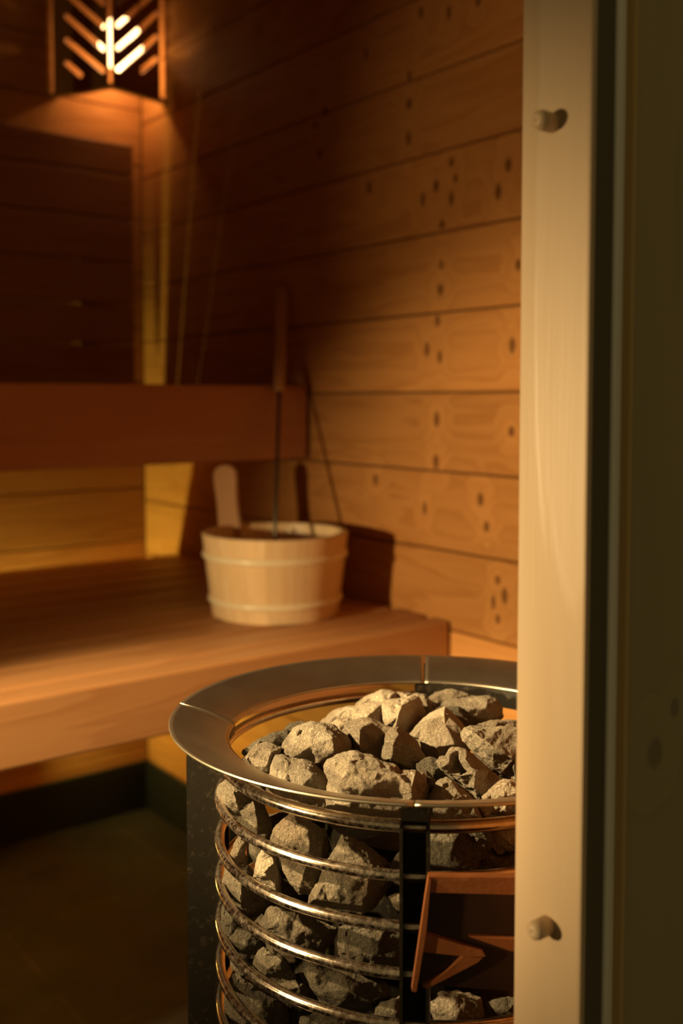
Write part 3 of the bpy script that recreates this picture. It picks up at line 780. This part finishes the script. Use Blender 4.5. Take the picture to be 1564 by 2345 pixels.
stone(ST, 'grey stone just right of the front upright, under the broken slab', [(985, 1830), (1000, 1798), (1010, 1788), (1023, 1783), (1035, 1787), (1048, 1803), (1070, 1820), (1085, 1840), (1098, 1860), (1108, 1882), (1060, 1900), (1000, 1895), (982, 1872)], -.112, .020, ridges=[(1040, 1830, 1.0), (1020, 1860, .9), (1070, 1870, .6), (1010, 1810, .6)], seed=19)
stone(ST, 'pale rough stone at the lower right edge of the heap by the jamb', [(1102, 1828), (1121, 1815), (1137, 1799), (1152, 1790), (1167, 1788), (1181, 1797), (1205, 1810), (1215, 1850), (1160, 1872), (1128, 1864), (1108, 1880), (1090, 1852)], -.100, .018, mat=M_stoneL, seed=20)
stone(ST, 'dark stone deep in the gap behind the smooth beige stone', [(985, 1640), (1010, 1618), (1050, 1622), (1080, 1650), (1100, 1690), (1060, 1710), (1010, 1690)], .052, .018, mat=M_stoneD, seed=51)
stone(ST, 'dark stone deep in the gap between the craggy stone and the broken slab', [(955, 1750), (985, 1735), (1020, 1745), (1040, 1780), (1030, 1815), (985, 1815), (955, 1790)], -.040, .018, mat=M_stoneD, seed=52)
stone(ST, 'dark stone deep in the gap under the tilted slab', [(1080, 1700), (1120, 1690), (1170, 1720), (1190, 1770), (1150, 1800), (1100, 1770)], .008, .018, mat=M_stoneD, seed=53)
# --- stones behind the hoops on the left
stone(ST, 'pale stone with dark pits behind the two topmost hoops at the left', D_((78, 190), (108, 108), (200, 45), (290, 50), (400, 130), (520, 215), (590, 290), (690, 470), (752, 640), (710, 770), (590, 735), (450, 665), (370, 595), (250, 485), (155, 372), (98, 282)), -.072, .026, ridges=D_((290, 180, 1.0), (540, 330, .98), (570, 560, 1.0), (350, 420, .8), (180, 190, .7)), mat=M_stoneM, seed=21, lump=.007, grit=.0026)
stone(ST, 'upright grey stone behind the second hoop, left of the front upright', D_((740, 790), (765, 715), (800, 638), (870, 558), (960, 475), (1020, 445), (1110, 470), (1250, 550), (1370, 640), (1400, 900), (1370, 1200), (1260, 1390), (1080, 1390), (950, 1220), (860, 1000), (780, 880)), -.098, .022, ridges=D_((1180, 640, .9), (1200, 900, 1.0), (900, 760, .85), (1060, 560, .6), (1100, 1220, .9)), mat=M_stoneM, seed=22, grit=.0024)
stone(ST, 'tall pale wedge of stone behind the third hoop', D_((505, 1205), (560, 1075), (600, 945), (640, 870), (760, 930), (805, 980), (825, 1100), (840, 1280), (825, 1420), (700, 1400), (580, 1300)), -.098, .018, ridges=D_((770, 1020, .9), (790, 1300, .95), (640, 1150, 1.0)), mat=M_stoneL, seed=23)
stone(ST, 'small pointed stone between the second and third hoops by the left upright', D_((235, 985), (250, 950), (290, 860), (330, 780), (375, 722), (420, 770), (430, 960), (420, 1060), (280, 1040)), -.052, .012, mat=M_stoneM, seed=24)
stone(ST, 'pale stone with a black right face behind the fourth hoop at the left', [(514, 2018), (519, 1993), (548, 1985), (568, 1986), (585, 2008), (610, 2055), (618, 2072), (588, 2094), (560, 2104), (543, 2088), (526, 2060)], -.080, .018, ridges=[(552, 2030, 1.0), (551, 2080, .95), (540, 2000, .8), (585, 2060, .35)], mat=M_stoneM, seed=25)
stone(ST, 'narrow rusty-edged stone right beside the left upright', [(510, 2072), (524, 2078), (545, 2100), (565, 2118), (548, 2132), (524, 2146), (508, 2122)], -.062, .012, mat=M_stoneD, seed=26)
stone(ST, 'dark layered stone behind the fifth hoop at the left', [(515, 2160), (530, 2137), (543, 2117), (580, 2122), (600, 2150), (607, 2175), (592, 2200), (555, 2200), (528, 2185)], -.082, .014, mat=M_stoneD, seed=27)
stone(ST, 'broad brown stone spanning the fourth and fifth hoops, centre', [(578, 2124), (603, 2104), (622, 2078), (653, 2083), (681, 2091), (729, 2106), (776, 2127), (752, 2166), (737, 2182), (710, 2184), (662, 2172), (618, 2155), (590, 2137)], -.112, .022, ridges=[(640, 2105, .8), (700, 2130, 1.0), (740, 2150, .85), (620, 2125, .9), (665, 2150, .9)], mat=M_stoneM, seed=28, grit=.0026)
stone(ST, 'stone with a round dent behind the sixth hoop', [(580, 2232), (582, 2204), (592, 2182), (605, 2168), (626, 2177), (647, 2193), (658, 2213), (672, 2232), (690, 2229), (703, 2252), (714, 2275), (738, 2302), (700, 2306), (672, 2294), (633, 2276), (598, 2252)], -.114, .020, ridges=[(645, 2200, 1.0), (610, 2220, .9), (640, 2245, .65), (685, 2260, .95), (640, 2270, .95)], mat=M_stoneM, seed=29)
stone(ST, 'large brown stone at the bottom left corner of the visible hoops', [(516, 2265), (532, 2239), (543, 2227), (557, 2235), (572, 2246), (595, 2266), (622, 2283), (655, 2302), (662, 2345), (650, 2385), (560, 2390), (522, 2330)], -.096, .022, ridges=[(560, 2270, .8), (600, 2310, 1.0), (560, 2340, .9)], mat=M_stoneM, seed=30)
stone(ST, 'small square-edged stone above the bottom left stone', [(535, 2196), (548, 2187), (566, 2190), (569, 2212), (577, 2228), (550, 2232), (536, 2216)], -.070, .010, mat=M_stoneM, seed=31)
# --- centre, behind the hoops left of the front upright
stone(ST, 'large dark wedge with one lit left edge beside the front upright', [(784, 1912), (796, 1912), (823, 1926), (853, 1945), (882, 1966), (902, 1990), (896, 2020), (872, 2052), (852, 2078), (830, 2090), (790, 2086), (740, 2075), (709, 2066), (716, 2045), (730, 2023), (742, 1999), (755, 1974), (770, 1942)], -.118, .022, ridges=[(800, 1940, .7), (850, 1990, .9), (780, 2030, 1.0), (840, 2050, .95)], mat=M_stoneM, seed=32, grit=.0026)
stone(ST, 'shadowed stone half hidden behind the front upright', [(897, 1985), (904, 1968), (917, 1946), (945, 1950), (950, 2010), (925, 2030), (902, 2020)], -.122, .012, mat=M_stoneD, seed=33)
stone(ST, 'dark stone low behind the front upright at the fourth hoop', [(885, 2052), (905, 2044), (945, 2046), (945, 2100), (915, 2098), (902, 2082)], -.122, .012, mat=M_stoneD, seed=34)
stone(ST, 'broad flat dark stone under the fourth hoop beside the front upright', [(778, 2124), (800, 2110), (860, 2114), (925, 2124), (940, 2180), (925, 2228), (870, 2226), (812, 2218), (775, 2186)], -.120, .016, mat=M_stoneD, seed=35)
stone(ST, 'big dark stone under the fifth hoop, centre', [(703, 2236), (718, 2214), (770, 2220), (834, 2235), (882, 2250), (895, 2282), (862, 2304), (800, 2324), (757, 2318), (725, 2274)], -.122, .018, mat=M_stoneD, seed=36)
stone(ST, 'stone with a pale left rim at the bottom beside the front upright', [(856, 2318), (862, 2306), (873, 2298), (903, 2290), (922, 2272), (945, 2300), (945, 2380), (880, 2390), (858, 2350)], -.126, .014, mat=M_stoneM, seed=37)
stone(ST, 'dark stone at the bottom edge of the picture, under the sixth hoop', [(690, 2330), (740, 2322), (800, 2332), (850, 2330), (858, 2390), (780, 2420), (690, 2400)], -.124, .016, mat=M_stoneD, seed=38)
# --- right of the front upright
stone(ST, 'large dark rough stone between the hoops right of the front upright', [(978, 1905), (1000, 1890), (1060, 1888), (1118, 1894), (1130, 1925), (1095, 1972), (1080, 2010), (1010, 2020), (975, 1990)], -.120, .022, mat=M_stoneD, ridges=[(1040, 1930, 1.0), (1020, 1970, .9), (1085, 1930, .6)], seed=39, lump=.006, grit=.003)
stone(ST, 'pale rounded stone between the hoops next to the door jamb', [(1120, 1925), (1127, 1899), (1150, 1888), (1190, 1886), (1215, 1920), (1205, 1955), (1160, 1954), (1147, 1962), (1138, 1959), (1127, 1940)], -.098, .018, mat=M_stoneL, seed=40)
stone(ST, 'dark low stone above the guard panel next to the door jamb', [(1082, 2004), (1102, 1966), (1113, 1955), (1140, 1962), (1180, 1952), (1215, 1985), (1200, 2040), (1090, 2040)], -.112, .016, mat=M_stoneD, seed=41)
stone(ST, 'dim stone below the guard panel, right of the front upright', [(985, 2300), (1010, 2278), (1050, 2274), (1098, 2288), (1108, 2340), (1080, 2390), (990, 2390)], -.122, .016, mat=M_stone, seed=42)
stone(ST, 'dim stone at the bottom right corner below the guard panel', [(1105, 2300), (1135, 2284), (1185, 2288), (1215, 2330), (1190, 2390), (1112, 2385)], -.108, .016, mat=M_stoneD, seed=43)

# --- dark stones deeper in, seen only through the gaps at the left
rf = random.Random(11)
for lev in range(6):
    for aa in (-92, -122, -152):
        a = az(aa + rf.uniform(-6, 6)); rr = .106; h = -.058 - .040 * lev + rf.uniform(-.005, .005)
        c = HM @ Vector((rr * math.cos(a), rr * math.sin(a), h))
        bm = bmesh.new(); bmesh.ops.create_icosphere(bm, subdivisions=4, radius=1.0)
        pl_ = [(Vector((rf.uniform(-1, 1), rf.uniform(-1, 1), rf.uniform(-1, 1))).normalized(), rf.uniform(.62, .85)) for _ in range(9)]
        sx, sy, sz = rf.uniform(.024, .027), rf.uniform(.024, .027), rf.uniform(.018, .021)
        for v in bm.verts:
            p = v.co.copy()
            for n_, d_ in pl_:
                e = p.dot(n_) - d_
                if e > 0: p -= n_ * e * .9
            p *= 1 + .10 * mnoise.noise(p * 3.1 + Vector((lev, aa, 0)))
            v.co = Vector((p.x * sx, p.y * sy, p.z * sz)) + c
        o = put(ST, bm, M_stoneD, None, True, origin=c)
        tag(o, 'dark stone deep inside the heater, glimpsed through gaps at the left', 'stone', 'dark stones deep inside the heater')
